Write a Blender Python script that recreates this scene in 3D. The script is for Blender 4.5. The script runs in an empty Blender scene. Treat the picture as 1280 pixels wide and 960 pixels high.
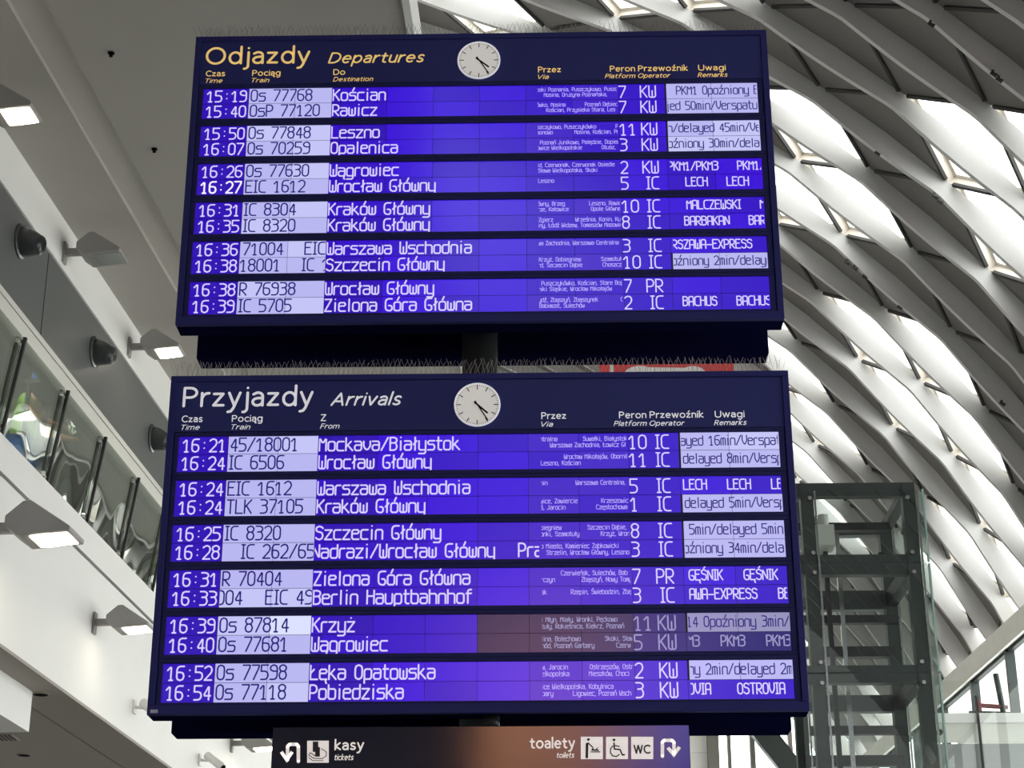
import bpy, bmesh, math, random
from mathutils import Vector, Matrix
random.seed(7)
sc = bpy.context.scene
COL = sc.collection
# ------------------------------------------------------------ camera, world, exposure
F, YAW, PIT, ROL = 2274.9, -0.0168032, 0.3842947, -0.0029710
EYE = Vector((0, 0, 1.6))
_fw = Vector((math.sin(YAW)*math.cos(PIT), math.cos(YAW)*math.cos(PIT), math.sin(PIT)))
_rt = Vector((math.cos(YAW), -math.sin(YAW), 0))
_up = _rt.cross(_fw)
_r2 = _rt*math.cos(ROL)+_up*math.sin(ROL)
_u2 = -_rt*math.sin(ROL)+_up*math.cos(ROL)
cam = bpy.data.cameras.new('camera'); cam_o = bpy.data.objects.new('camera', cam); COL.objects.link(cam_o)
cam.sensor_width = 36; cam.lens = F/1280*36; cam.clip_end = 500
m3 = Matrix((_r2, _u2, -_fw)).transposed()
cam_o.matrix_world = Matrix.Translation(EYE) @ m3.to_4x4()
sc.camera = cam_o
sc.view_settings.view_transform = 'Standard'; sc.view_settings.look = 'None'
sc.view_settings.gamma = 1; sc.view_settings.use_curve_mapping = False
sc.view_settings.exposure = 0.0
w = bpy.data.worlds.new('sky'); sc.world = w; w.use_nodes = True
nt = w.node_tree; bg = nt.nodes['Background']
bg.inputs[0].default_value = (1.0, 1.0, 0.985, 1); bg.inputs[1].default_value = 3.8   # bright overcast sky

def ray(px, py):
    d = _fw+_r2*((px-640)/F)-_u2*((py-480)/F)
    return d.normalized()
def onY(px, py, Y):
    d = ray(px, py); return EYE+d*(Y/d.y)
def onZ(px, py, Z):
    d = ray(px, py); return EYE+d*((Z-1.6)/d.z)
PSI = math.radians(3.24)
WA = Vector((math.sin(PSI), math.cos(PSI), 0)); WP = Vector((math.cos(PSI), -math.sin(PSI), 0))
WOFF = 5.5
def wl(al, off, z):            # left-building frame: along the wall, out into the hall, height
    v = WA*al+WP*(off-WOFF); return Vector((v.x, v.y, z))
def onwall(px, py, off=0.0):
    d = ray(px, py); t = (off-WOFF)/d.dot(WP); P = EYE+d*t
    return P.dot(WA), P.z

# ------------------------------------------------------------ materials
MATS = {}
def mat(name, col, rough=.5, metal=0, spec=.5, noise=0, nscale=6, emit=None, estr=1, bump=0, alpha_glass=None):
    if name in MATS: return MATS[name]
    m = bpy.data.materials.new(name); m.use_nodes = True; MATS[name] = m
    n = m.node_tree.nodes; l = m.node_tree.links; b = n['Principled BSDF']
    b.inputs['Base Color'].default_value = (*col, 1); b.inputs['Roughness'].default_value = rough
    b.inputs['Metallic'].default_value = metal; b.inputs['Specular IOR Level'].default_value = spec
    if noise or bump:
        tc = n.new('ShaderNodeTexCoord'); nz = n.new('ShaderNodeTexNoise'); nz.inputs['Scale'].default_value = nscale
        nz.inputs['Detail'].default_value = 5; l.new(tc.outputs['Object'], nz.inputs['Vector'])
        if noise:
            mx = n.new('ShaderNodeMix'); mx.data_type = 'RGBA'
            mx.inputs[6].default_value = (*[max(0, c*(1-noise)) for c in col], 1)
            mx.inputs[7].default_value = (*[min(1, c*(1+noise)) for c in col], 1)
            l.new(nz.outputs['Fac'], mx.inputs[0]); l.new(mx.outputs[2], b.inputs['Base Color'])
        if bump:
            bp = n.new('ShaderNodeBump'); bp.inputs['Strength'].default_value = bump; bp.inputs['Distance'].default_value = .02
            l.new(nz.outputs['Fac'], bp.inputs['Height']); l.new(bp.outputs['Normal'], b.inputs['Normal'])
    if emit:
        b.inputs['Emission Color'].default_value = (*emit, 1); b.inputs['Emission Strength'].default_value = estr
    return m
def glass(name, tint, refl, rough=0.0, bump=0, nscale=1.2):
    if name in MATS: return MATS[name]
    m = bpy.data.materials.new(name); m.use_nodes = True; MATS[name] = m
    n = m.node_tree.nodes; l = m.node_tree.links
    n.remove(n['Principled BSDF']); out = n['Material Output']
    tr = n.new('ShaderNodeBsdfTransparent'); tr.inputs[0].default_value = (*tint, 1)
    gl = n.new('ShaderNodeBsdfGlossy'); gl.inputs['Roughness'].default_value = rough; gl.inputs[0].default_value = (.95, 1, .97, 1)
    mx = n.new('ShaderNodeMixShader'); mx.inputs[0].default_value = refl
    l.new(tr.outputs[0], mx.inputs[1]); l.new(gl.outputs[0], mx.inputs[2]); l.new(mx.outputs[0], out.inputs[0])
    if bump:
        tc = n.new('ShaderNodeTexCoord'); nz = n.new('ShaderNodeTexNoise'); nz.inputs['Scale'].default_value = nscale
        nz.inputs['Detail'].default_value = 1
        l.new(tc.outputs['Object'], nz.inputs['Vector'])
        bp = n.new('ShaderNodeBump'); bp.inputs['Strength'].default_value = bump; bp.inputs['Distance'].default_value = .1
        l.new(nz.outputs['Fac'], bp.inputs['Height']); l.new(bp.outputs['Normal'], gl.inputs['Normal'])
    return m
def S(r, g, b):                # sRGB 0-255 to linear
    f = lambda c: (c/255/12.92) if c <= 10 else (((c/255)+.055)/1.055)**2.4
    return (f(r), f(g), f(b))

M_white = mat('white_paint', (.86, .845, .81), .6, noise=.03, nscale=1.5)
M_cream = mat('cream_panel', (.74, .72, .66), .5, noise=.03, nscale=2)
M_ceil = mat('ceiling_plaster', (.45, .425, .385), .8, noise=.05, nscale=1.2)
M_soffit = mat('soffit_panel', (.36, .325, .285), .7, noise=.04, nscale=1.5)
M_greyband = mat('grey_wall_panel', (.125, .128, .125), .45, noise=.12, nscale=1.0)
M_groove = mat('shadow_gap', (.04, .04, .04), .8)
M_floor = mat('floor_stone', (.22, .215, .21), .4, noise=.1, nscale=2)
M_steel = mat('roof_steel', (.58, .585, .57), .5, noise=.05, nscale=2.0)
M_roofpanel = mat('roof_cladding_panel', (.19, .18, .17), .7, noise=.06, nscale=1.5)
M_slot = mat('dark_roof_joint', (.05, .05, .048), .7)
M_frame = mat('skylight_cream_frame', (.78, .735, .65), .6)
M_sky = glass('skylight_glass', (.97, .98, .98), .03)
M_conc = mat('pale_concrete', (.78, .765, .70), .7, noise=.08, nscale=3)
M_navy = mat('navy_housing', S(47, 49, 106), .6, spec=.1)
M_navyd = mat('dark_navy_housing', S(16, 18, 52), .8, spec=.0)
M_header = mat('navy_header_panel', S(50, 55, 112), .5, spec=.12)
M_bezel = mat('dark_navy_bezel', S(41, 43, 92), .55, spec=.1)
M_back = mat('black_display_backing', (.004, .004, .012), .4)
M_gold = mat('golden_lettering', S(250, 216, 138), .5, emit=S(246, 204, 118), estr=.5)  # glow added to brighten the gold letters, which are not lit themselves
M_wlet = mat('white_lettering', S(225, 225, 232), .5, emit=S(225, 225, 230), estr=.5)  # same added glow for the white letters
M_mast = mat('dark_steel_mast', S(62, 66, 66), .42, metal=.5)
M_wire = mat('spike_wire', (.30, .28, .27), .45, metal=.6)
M_lift = mat('lift_dark_steel', S(54, 62, 60), .45, metal=.2)
M_liftd = mat('lift_black_steel', S(26, 30, 30), .5)
M_chrome = mat('polished_steel', (.75, .76, .75), .2, metal=1)
M_lamp = mat('lamp_grey_metal', S(160, 158, 154), .5)
M_noz = mat('nozzle_dark_grey', S(66, 71, 72), .22, spec=.8)
M_black = mat('black_void', (.006, .006, .006), .9, spec=.05)
M_lit = mat('lit_lamp_lens', (1, 1, 1), .3, emit=(1.0, .88, .70), estr=14)
M_unlit = mat('unlit_lamp_lens', S(150, 155, 150), .15)
M_lg = glass('lift_glass', (.80, .87, .84), .11)
M_bg = glass('balustrade_glass', (.80, .85, .82), .46, bump=.3, nscale=.7)
M_fg = glass('facade_glass', (.93, .96, .95), .05)
M_edge = mat('glass_edge_green', S(150, 180, 172), .2)

# ------------------------------------------------------------ mesh helpers
class MB:
    def __init__(s): s.v = []; s.f = []; s.mi = []
    def quad(s, *p, m=0):
        i = len(s.v); s.v += [tuple(q) for q in p]; s.f.append(tuple(range(i, i+len(p)))); s.mi.append(m)
    def box(s, x0, x1, y0, y1, z0, z1, T=None, m=0):
        c = [Vector((x, y, z)) for z in (z0, z1) for y in (y0, y1) for x in (x0, x1)]
        if T: c = [T(*q) for q in c]
        i = len(s.v); s.v += [tuple(q) for q in c]
        for f in ((0, 2, 3, 1), (4, 5, 7, 6), (0, 1, 5, 4), (2, 6, 7, 3), (0, 4, 6, 2), (1, 3, 7, 5)):
            s.f.append(tuple(i+k for k in f)); s.mi.append(m)
        return s
    def hexa(s, c, m=0):       # eight corners, bottom ring then top ring
        i = len(s.v); s.v += [tuple(q) for q in c]
        for f in ((3, 2, 1, 0), (4, 5, 6, 7), (0, 1, 5, 4), (1, 2, 6, 5), (2, 3, 7, 6), (3, 0, 4, 7)):
            s.f.append(tuple(i+k for k in f)); s.mi.append(m)
        return s
    def bar(s, a, b, w, h=None, up=Vector((0, 0, 1)), m=0):
        a = Vector(a); b = Vector(b); h = h or w; d = (b-a).normalized()
        x = d.cross(up)
        if x.length < 1e-4: x = d.cross(Vector((0, 1, 0)))
        x.normalize(); y = x.cross(d); x *= w/2; y *= h/2
        return s.hexa([a-x-y, a+x-y, a+x+y, a-x+y, b-x-y, b+x-y, b+x+y, b-x+y], m)
    def tube(s, pts, r, n=12, caps=True, m=0):
        pts = [Vector(p) for p in pts]; rs = r if isinstance(r, (list, tuple)) else [r]*len(pts)
        i0 = len(s.v); px = None
        for k, p in enumerate(pts):
            d = (pts[min(k+1, len(pts)-1)]-pts[max(k-1, 0)]).normalized()
            if px is None:
                px = d.cross(Vector((0, 0, 1)))
                if px.length < 1e-3: px = d.cross(Vector((0, 1, 0)))
            px = (px-d*px.dot(d)).normalized(); py = d.cross(px)
            for j in range(n):
                a = 2*math.pi*j/n; s.v.append(tuple(p+(px*math.cos(a)+py*math.sin(a))*rs[k]))
        for k in range(len(pts)-1):
            for j in range(n):
                a = i0+k*n+j; b = i0+k*n+(j+1) % n; s.f.append((a, b, b+n, a+n)); s.mi.append(m)
        if caps:
            s.f.append(tuple(reversed(range(i0, i0+n)))); s.mi.append(m)
            e = i0+(len(pts)-1)*n; s.f.append(tuple(range(e, e+n))); s.mi.append(m)
        return s
    def prism(s, poly, off, m=0):   # polygon of points extruded by a vector
        poly = [Vector(p) for p in poly]; n = len(poly); i = len(s.v); off = Vector(off)
        s.v += [tuple(p) for p in poly]+[tuple(p+off) for p in poly]
        s.f.append(tuple(range(i, i+n))); s.mi.append(m)
        s.f.append(tuple(reversed(range(i+n, i+2*n)))); s.mi.append(m)
        for k in range(n):
            a = i+k; b = i+(k+1) % n; s.f.append((b, a, a+n, b+n)); s.mi.append(m)
        return s
    def build(s, name, mats, parent=None, smooth=False, bevel=0, fix=True):
        me = bpy.data.meshes.new(name); me.from_pydata(s.v, [], s.f)
        for q in (mats if isinstance(mats, (list, tuple)) else [mats]): me.materials.append(q)
        me.polygons.foreach_set('material_index', s.mi)
        if fix:
            bm = bmesh.new(); bm.from_mesh(me); bmesh.ops.recalc_face_normals(bm, faces=bm.faces); bm.to_mesh(me); bm.free()
        if smooth:
            me.polygons.foreach_set('use_smooth', [True]*len(me.polygons))
        o = bpy.data.objects.new(name, me); COL.objects.link(o)
        if parent: o.parent = parent
        if bevel:
            b = o.modifiers.new('bevel', 'BEVEL'); b.width = bevel; b.segments = 2; b.limit_method = 'ANGLE'
        return o
def tag(o, label=None, cat=None, group=None, kind=None):
    if label: o['label'] = label
    if cat: o['category'] = cat
    if group: o['group'] = group
    if kind: o['kind'] = kind
    return o
def thing(name, label, cat, loc=(0, 0, 0), group=None):
    o = bpy.data.objects.new(name, None); COL.objects.link(o); o.location = loc; o.empty_display_size = .2
    return tag(o, label, cat, group)
def struct(o): o['kind'] = 'structure'; return o
def copy_tree(o, parent=None):
    c = o.copy(); COL.objects.link(c)
    if parent: c.parent = parent
    for ch in list(o.children): copy_tree(ch, c)
    return c

# ------------------------------------------------------------ setting: floor, left building
b = MB(); b.box(-26, 16, -22, 70, -.2, 0); struct(b.build('floor', M_floor))
A0, A1 = -20, 66
WZ = dict(bot=5.37, gr2=6.79, gl0=7.12, gl1=8.12, bm1=8.37, gb1=9.25, top=9.74)
b = MB()
b.box(A0, A1, -.30, 0, WZ['bot']+.03, WZ['gr2']-.015, wl)
b.box(A0, A1, -.30, -.03, WZ['gr2']-.015, WZ['gr2']+.015, wl, 1)
b.box(A0, A1, -.30, .012, WZ['gr2']+.015, WZ['gl0'], wl)
b.box(A0, A1, -.12, .0, WZ['gl1']+.02, WZ['gl1']+.175, wl, 2)
b.box(A0, A1, -.12, -.025, WZ['gl1']+.175, WZ['gl1']+.19, wl, 1)
b.box(A0, A1, -.12, .0, WZ['gl1']+.19, WZ['bm1'], wl, 2)
b.box(A0, A1, -.12, -.02, WZ['bm1'], WZ['gb1'], wl, 3)
for al in [onwall(62, 330)[0]+k*4.6 for k in range(-4, 5)]:
    b.box(al, al+.012, -.1, -.016, WZ['bm1']+.01, WZ['gb1']-.01, wl, 1)
b.box(A0, A1, -.12, .0, WZ['gb1'], WZ['top'], wl, 0)
struct(b.build('wall_left', [M_white, M_groove, M_cream, M_greyband]))
# gallery behind the glass
M_gal = mat('gallery_grey', (.16, .16, .155), .6)
b = MB(); b.box(A0, A1, -4, -.31, 6.9, 7.05, wl); struct(b.build('floor_gallery', M_gal))
b = MB(); b.box(A0, A1, -4.1, -4, 5.7, 9.9, wl); struct(b.build('wall_gallery', M_gal))
b = MB(); b.box(A0, A1, -4, -.13, 9.76, 9.9, wl); struct(b.build('ceiling_gallery', M_gal))
for al in (9, 15, 21, 27):         # unseen fill lights added to brighten the gallery and the person
    ld = bpy.data.lights.new('gallery_fill', 'AREA'); ld.shape = 'RECTANGLE'; ld.size = .3; ld.size_y = 1.6; ld.energy = 150; ld.color = (1, .93, .82)
    lo = bpy.data.objects.new('gallery_fill', ld); COL.objects.link(lo); lo.location = wl(al, -1.2, 9.6); lo.rotation_euler = (0, 0, -PSI)
# ceiling over the left gallery side with a shallow long recess
E0 = onZ(512, 0, WZ['top']); E1 = onZ(582, 463, WZ['top'])
EL = lambda y: E0.x+(E1.x-E0.x)*(y-E0.y)/(E1.y-E0.y)
def edge_off(al):               # ceiling edge in wall coordinates
    y = al; 
    for _ in range(4):
        x = EL(y); P = Vector((x, y, 0)); a = P.dot(WA); y += al-a
    return Vector((EL(y), y, 0)).dot(WP)+WOFF
def offz(px, py, z): P = onZ(px, py, z); return P.dot(WP)+WOFF
r0 = offz(60, 90, WZ['top']); r1 = offz(104, 90, WZ['top'])
b = MB()
def slab(o0a, o1a, o0b, o1b, z0, z1, m=0):
    b.hexa([wl(A0, o0a, z0), wl(A0, o1a, z0), wl(A1, o1b, z0), wl(A1, o0b, z0),
            wl(A0, o0a, z1), wl(A0, o1a, z1), wl(A1, o1b, z1), wl(A1, o0b, z1)], m)
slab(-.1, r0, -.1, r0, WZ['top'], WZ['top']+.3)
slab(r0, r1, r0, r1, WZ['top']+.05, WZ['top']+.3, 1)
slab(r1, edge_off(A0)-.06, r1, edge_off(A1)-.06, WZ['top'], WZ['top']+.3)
struct(b.build('ceiling', [M_ceil, mat('ceiling_plaster_lightened', (.60, .57, .52), .8)]))  # recess colour lightened to carry its brighter shading
b = MB(); slab(edge_off(A0)-.06, edge_off(A0), edge_off(A1)-.06, edge_off(A1), WZ['top']-.02, WZ['top']+.42)
struct(b.build('trim_1', M_white))
b = MB(); slab(edge_off(A0)-2.0, edge_off(A0)-1.9, edge_off(A1)-2.0, edge_off(A1)-1.9, WZ['top']+.3, 20)
struct(b.build('wall_upper', M_white))
# soffit below the gallery with a shadow gap and a dropped white beam
SZ = WZ['bot']
g0 = offz(75, 908, SZ)
b = MB()
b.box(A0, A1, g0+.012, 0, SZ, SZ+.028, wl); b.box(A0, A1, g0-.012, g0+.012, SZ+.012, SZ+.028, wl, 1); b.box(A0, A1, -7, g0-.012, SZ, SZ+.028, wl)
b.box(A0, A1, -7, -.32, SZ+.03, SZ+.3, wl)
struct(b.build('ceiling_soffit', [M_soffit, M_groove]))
bz = SZ-.38
P1 = onZ(36, 915, bz); al1 = P1.dot(WA); of1 = P1.dot(WP)+WOFF
b = MB(); b.box(A0, al1, of1-.6, of1, bz, SZ, wl); struct(b.build('trim_2', M_white))
b = MB(); b.box(A0, A1, -7.2, -7, 0, SZ+.3, wl); struct(b.build('wall_under_gallery', M_white))

# ------------------------------------------------------------ vault
SV = 1.3
VPSI = math.radians(-2.19); VA = Vector((math.sin(VPSI), math.cos(VPSI), 0)); VE = Vector((math.cos(VPSI), -math.sin(VPSI), 0))
VR = 14.0
def vp(k, th, r):
    t = math.radians(th); al = 18.61-.82*k-.54*t
    P = (VA*al+VE*(-5.29+r*math.sin(t)))*SV
    return Vector((P.x, P.y, 1.6+(-.31+r*math.cos(t))*SV))
TH0, DTH = 36.3, 3.56
nodeth = lambda j: min(TH0+DTH*j, 62.4)
J0, J1 = -7, 7.4
RO = VR+.215                    # outer radius of the ribs
OPEN = {(2, 3), (1, 4), (0, 1), (-1, 2), (-2, 1), (-3, 4), (-4, 3), (-4, 5), (-5, 4), (-7, 2), (-8, 3), (1, -2), (2, -1), (-1, -4),
        (3, 4), (-9, 2), (-10, 3), (-5, 6), (-6, 7), (-7, 6), (-9, 6), (-11, 4), (-3, -2), (-6, 1), (-8, -1), (0, -5)}
K0, K1 = -14, 10
rnd = random.Random(3)
for k in range(-46, K1+30):
    for c in range(-6, 8):
        if (k+c) % 2 and k < K0 and rnd.random() < .5: OPEN.add((k, c))
vault = thing('ceiling_vault', None, None, vp(0, 62, VR)); struct(vault)
def vloc(P): return P-vault.location
def rib_mb(k, n=8):
    b = MB(); t0 = nodeth(J0); t1 = 62.4
    N = int((t1-t0)/DTH*n); hw = .024
    rows = []
    for i in range(N+1):
        th = t0+(t1-t0)*i/N; j = (th-TH0)/DTH
        ph = ((j-k) % 2)/2          # 0 at own nodes
        bulge = math.sin(math.pi*ph)
        ri = VR+.025-.055*bulge
        q = []
        for (kk, rr) in ((k-hw, ri), (k+hw, ri), (k+hw, RO), (k-hw, RO)): q.append(vloc(vp(kk, th, rr)))
        fl = []                      # small flange on the inner edge
        for (kk, rr) in ((k-1.5*hw, ri-.008), (k+1.5*hw, ri-.008), (k+1.5*hw, ri), (k-1.5*hw, ri)): fl.append(vloc(vp(kk, th, rr)))
        rows.append((q, fl))
    for s in (0, 1):
        i0 = len(b.v)
        for r in rows: b.v += [tuple(p) for p in r[s]]
        for i in range(N):
            for e in range(4):
                a = i0+i*4+e; c = i0+i*4+(e+1) % 4; b.f.append((a, c, c+4, a+4)); b.mi.append(0)
    return b
for k in range(-22, 31):
    o = rib_mb(k, 8 if -14 < k < 8 else 3).build('rib', M_steel, vault, smooth=False)
clad = MB(); joint = MB()
def tri(b, pts, m=0): b.quad(*[vloc(p) for p in pts], m=m)
for k in range(-22, 31):
    for c in range(-6, 8):
        if (k+c) % 2 == 0: continue
        A = (k, nodeth(c-1)); B = (k+1, nodeth(c)); C = (k, nodeth(c+1)); D = (k-1, nodeth(c))
        # joints along the two upper sides (each lattice member belongs to one diamond)
        for (p, q) in ((A, B), (B, C)):
            a = vloc(vp(p[0], p[1], RO-.01)); e = vloc(vp(q[0], q[1], RO-.01)); d = (e-a)
            nrm = (vloc(vp(p[0], p[1], RO+1))-a).normalized()
            if -14 < k < 8: joint.bar(a+d*.07, e-d*.05, .05, .05, up=nrm)
        if (k, c) in OPEN:
            fr = MB(); H = .11; ins = .075
            ctr = (k, nodeth(c)); pts = [A, B, C, D]
            mid = [(p[0]+(ctr[0]-p[0])*ins, p[1]+(ctr[1]-p[1])*ins) for p in pts]
            for i in range(4):
                p, q = pts[i], pts[(i+1) % 4]; pm, qm = mid[i], mid[(i+1) % 4]
                fr.quad(*[vloc(x) for x in (vp(*p, RO), vp(*q, RO), vp(*q, RO+H), vp(*p, RO+H))])
                fr.quad(*[vloc(x) for x in (vp(*p, RO+H), vp(*q, RO+H), vp(*qm, RO+H), vp(*pm, RO+H))])
            if k < -14 or k > 7:
                pass
            f = fr.build('skylight_frame', M_frame, vault, fix=False)
            g = MB(); g.quad(*[vloc(vp(*x, RO+H+.01)) for x in (mid[0], mid[1], mid[3])]); g.quad(*[vloc(vp(*x, RO+H+.01)) for x in (mid[1], mid[2], mid[3])])
            g.build('skylight_pane', M_sky, f, fix=False)
        else:
            tri(clad, [vp(*A, RO), vp(*B, RO), vp(*D, RO)]); tri(clad, [vp(*B, RO), vp(*C, RO), vp(*D, RO)])
# close the crown above the flat ceiling and the edge strip
for k in range(-23, 31):
    a = nodeth(-8)
    clad.quad(*[vloc(x) for x in (vp(k, a-14, RO), vp(k+1, a-14, RO), vp(k+1, a+DTH, RO+.02), vp(k, a+DTH, RO+.02))])
clad.build('roof_panels', M_roofpanel, vault, fix=False)
joint.build('panel_joints', M_slot, vault)
# concrete edge beam
b = MB()
P = lambda k, r, dz: vloc(vp(k, 62.5, r)+Vector((0, 0, dz)))
b.hexa([P(-22, VR-.12, -.40), P(31, VR-.12, -.40), P(31, VR+.4, -.40), P(-22, VR+.4, -.40), P(-22, VR-.12, .0), P(31, VR-.12, .0), P(31, VR+.4, .0), P(-22, VR+.4, .0)])
b.build('edge_beam', M_conc, vault)
# glazed wall under the edge beam
W0 = vp(-22, 62.5, VR+.1); W1 = vp(31, 62.5, VR+.1); zt = W0.z-.40
win = thing('window_1', None, None, (W1.x, W1.y, 0)); struct(win)
wv = lambda P: Vector(P)-win.location
dW = (W0-W1); dW.z = 0; LW = dW.length; dW.normalize(); nW = Vector((dW.y, -dW.x, 0))
NG = int((6-W1.y)/2.4); WG = W1+dW*(NG*2.4)
fr = MB()
for i in range(NG, int(LW/2.4)+1):
    Q = W1+dW*(i*2.4); fr.bar(wv((Q.x, Q.y, 0)), wv((Q.x, Q.y, zt)), .09, .16, up=nW)
for z in (.1, 2.9, 5.6, zt-.05):
    fr.bar(wv((WG.x, WG.y, z)), wv((W0.x, W0.y, z)), .10, .08)
fr.build('window_frame', M_lift, win)
b = MB(); b.quad(wv((WG.x, WG.y, 0)), wv((W0.x, W0.y, 0)), wv((W0.x, W0.y, zt)), wv((WG.x, WG.y, zt))); b.build('window_pane', M_fg, win, fix=False)
b = MB(); b.bar((W1.x, W1.y, zt/2), (WG.x, WG.y, zt/2), .2, zt); struct(b.build('wall_right_blocker', M_greyband))  # solid wall added out of view to cut daylight from the glazing
# far end wall: glazed with concrete columns, and rear wall
YE = 47.2
GT = onY(900, 893, YE).z
b = MB(); b.box(-14, 14, YE, YE+.3, GT, 24); b.box(-14, 3.6, YE, YE+.3, 0, GT); struct(b.build('wall_end', M_conc))
win2 = thing('window_2', None, None, (6, YE, 0)); struct(win2)
fr = MB()
ex = lambda px: onY(px, 930, YE).x-6
for (a, c, d) in ((883.5, 897, .35), (909, 913, .12), (937, 943, .12), (985, 990, .12), (1030, 1035, .12), (1080, 1085, .12)):
    fr.box(ex(a), ex(c), -d, d, 0, GT)
fr.build('window_frame', mat('grey_column', S(122, 120, 112), .6), win2)
b = MB(); b.box(ex(850), ex(883), -.1, .1, 0, GT); b.box(ex(850), ex(883), -.12, -.1, GT-1.0, GT-.96); b.build('solid_panel', M_white, win2)
b = MB(); p = onY(944, 903, YE-.6); q = onY(1000, 975, YE-.6); b.bar((p.x-6, -.6, p.z), (q.x-6, -.6, q.z), .3, .55); b.build('brace', M_lift, win2)
b = MB(); b.quad((-2.4, .05, 0), (8, .05, 0), (8, .05, GT), (-2.4, .05, GT)); b.build('window_pane', M_fg, win2, fix=False)
b = MB(); b.box(-26, 14, -22.3, -22, 0, 24); struct(b.build('wall_rear', mat('rear_wall_grey', (.13, .13, .13), .6)))

# small dark spotlights clipped to the ribs
def on_vault(px, py, r=VR-.035):
    d = ray(px, py); cz = -.31*SV; cx = -5.29*SV; R = r*SV
    dx = d.dot(VE); dz = d.z
    a = dx*dx+dz*dz; b_ = -(dx*cx+dz*cz); c = cx*cx+cz*cz-R*R
    return EYE+d*((-b_+math.sqrt(b_*b_-a*c))/a)
for (px, py) in ((1096, 190), (1163, 29), (1241, 91), (1248, 98), (1168, 244), (1174, 250), (1058, 327), (1068, 334), (1080, 345), (1124, 383), (1252, 503)):
    t = thing('roof_spotlight', 'small dark spotlight clipped to the inner edge of a pale roof rib', 'spotlight', on_vault(px, py), 'spotlights along the roof ribs')
    b = MB(); b.box(-.015, .015, -.02, .02, -.01, .035); b.build('clip', M_slot, t)
    b = MB(); b.tube([(-.035, -.01, -.005), (.015, .0, -.025), (.045, .005, -.045)], [.015, .025, .03], 12); b.build('head', M_slot, t)

# ------------------------------------------------------------ display lettering (matrix stroke font)
G = {
'0': '1c3c4d4i3j1j0i0d1c', '1': '0h2j2c 1c3c', '2': '0i1j3j4i4g0c 0c4c', '3': '0j3j4i4h3g1g 3g4f4d3c0c', '4': '3c3j0e4e', '5': '4j0j 0j0g 0g3g4f4d3c0c', '6': '4j1j0i0d1c3c4d4f3g0g',
'7': '0j4j 4j4i1c', '8': '0d1c3c4d4f3g1g0f0d 1g0h0i1j3j4i4h3g', '9': '4g1g0h0i1j3j4i4d3c0c', ':': '2e2e 2h2h', '/': '0c4j', ',': '1c0b', '-': '0f4f', '.': '1c1c',
'A': '0c0j4j4c 0f4f', 'B': '0c0j 0j3j4i4h3g0g 3g4f4d3c0c', 'C': '4j1j0i0d1c4c', 'D': '0c0j 0j3j4i4d3c0c', 'E': '0c0j 0j4j 0c4c 0g3g', 'F': '0j0c 0j4j 0g3g',
'G': '4j1j0i0d1c4c4f2f', 'H': '0c0j 4c4j 0g4g', 'I': '0c2c 0j2j 1c1j', 'J': '0d0c3c3j', 'K': '0c0j 4j0f 1g4c', 'L': '0j0c 0c4c', 'M': '0c0j2g4j4c',
'N': '0c0j4c4j', 'O': '1c3c4d4i3j1j0i0d1c', 'P': '0c0j 0j3j4i4g3f0f', 'R': '0c0j 0j3j4i4g3f0f 1f4c', 'S': '4i3j1j0i0h1g3g4f4d3c1c0d', 'T': '0j4j 2j2c', 'U': '0j0c4c4j',
'V': '0j0f2c4f4j', 'W': '0j0c4c4j 2c2g', 'X': '0c4j 0j4c', 'Y': '0j2g4j 2g2c', 'Z': '0j4j 4j0c 0c4c',
'a': '0h4h4c0c0f4f', 'b': '0j0c4c4h0h', 'c': '4h0h0c4c', 'd': '4j4c0c0h4h', 'e': '4c0c0h4h4f0f', 'f': '3j1j1c 0h3h', 'g': '4c0c0h4h4a0a',
'h': '0j0c 0h4h4c', 'i': '1h1c 1j1j', 'j': '1h1a0a 1j1j', 'k': '0j0c 3h0e 1f4c', 'l': '1j1c', 'm': '0c0h4h4c 2h2c', 'n': '0c0h4h4c',
'o': '0c4c4h0h0c', 'p': '0a0h4h4c0c', 'r': '0c0h3h', 's': '4h0h0f4f4c0c', 't': '1j1c3c 0h3h', 'u': '0h0c4c4h', 'v': '0h0e2c4e4h',
'w': '0h0c4c4h 2c2g', 'x': '0c4h 0h4c', 'y': '0h0c4c 4h4a0a', 'z': '0h4h 4h0c 0c4c'}
for a_, b_, e_ in (('ą', 'a', '4c3b4a'), ('ę', 'e', '4c3b4a'), ('Ę', 'E', '4c3b4a'), ('ć', 'c', '2i3k'), ('ń', 'n', '2i3k'), ('ó', 'o', '2i3k'), ('ś', 's', '2i3k'),
                   ('ź', 'z', '2i3k'), ('Ś', 'S', '2k3l'), ('ż', 'z', '2j2j'), ('ł', 'l', '0f2h'), ('Ł', 'L', '0f2h'), ('Ó', 'O', '2k3l')):
    G[a_] = G[b_]+' '+e_
NARROW = {'i': 2, 'j': 2, 'l': 2, 'ł': 2, 'I': 2, 'r': 3, 't': 3, 'f': 3, ':': 4, ',': 1.5, '.': 1.5, ' ': 3}
def glyph_lines(ch):
    out = []
    for tok in G.get(ch, '').split():
        pts = [(int(tok[i]), ord(tok[i+1])-99) for i in range(0, len(tok), 2)]
        pts = [Vector((x, y)) for x, y in pts]
        closed = len(pts) > 3 and (pts[0]-pts[-1]).length < .01
        if len(pts) < 3: out.append(pts); continue
        core = pts[:-1] if closed else pts; n = len(core); res = []
        for i in range(n):
            if not closed and i in (0, n-1): res.append(core[i]); continue
            p, q, r = core[i-1], core[i], core[(i+1) % n]
            a, c = (p-q), (r-q); cut = min(.75, a.length/2, c.length/2)
            res += [q+a.normalized()*cut, q+c.normalized()*cut]
        if closed: res.append(res[0])
        out.append(res)
    return out
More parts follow.
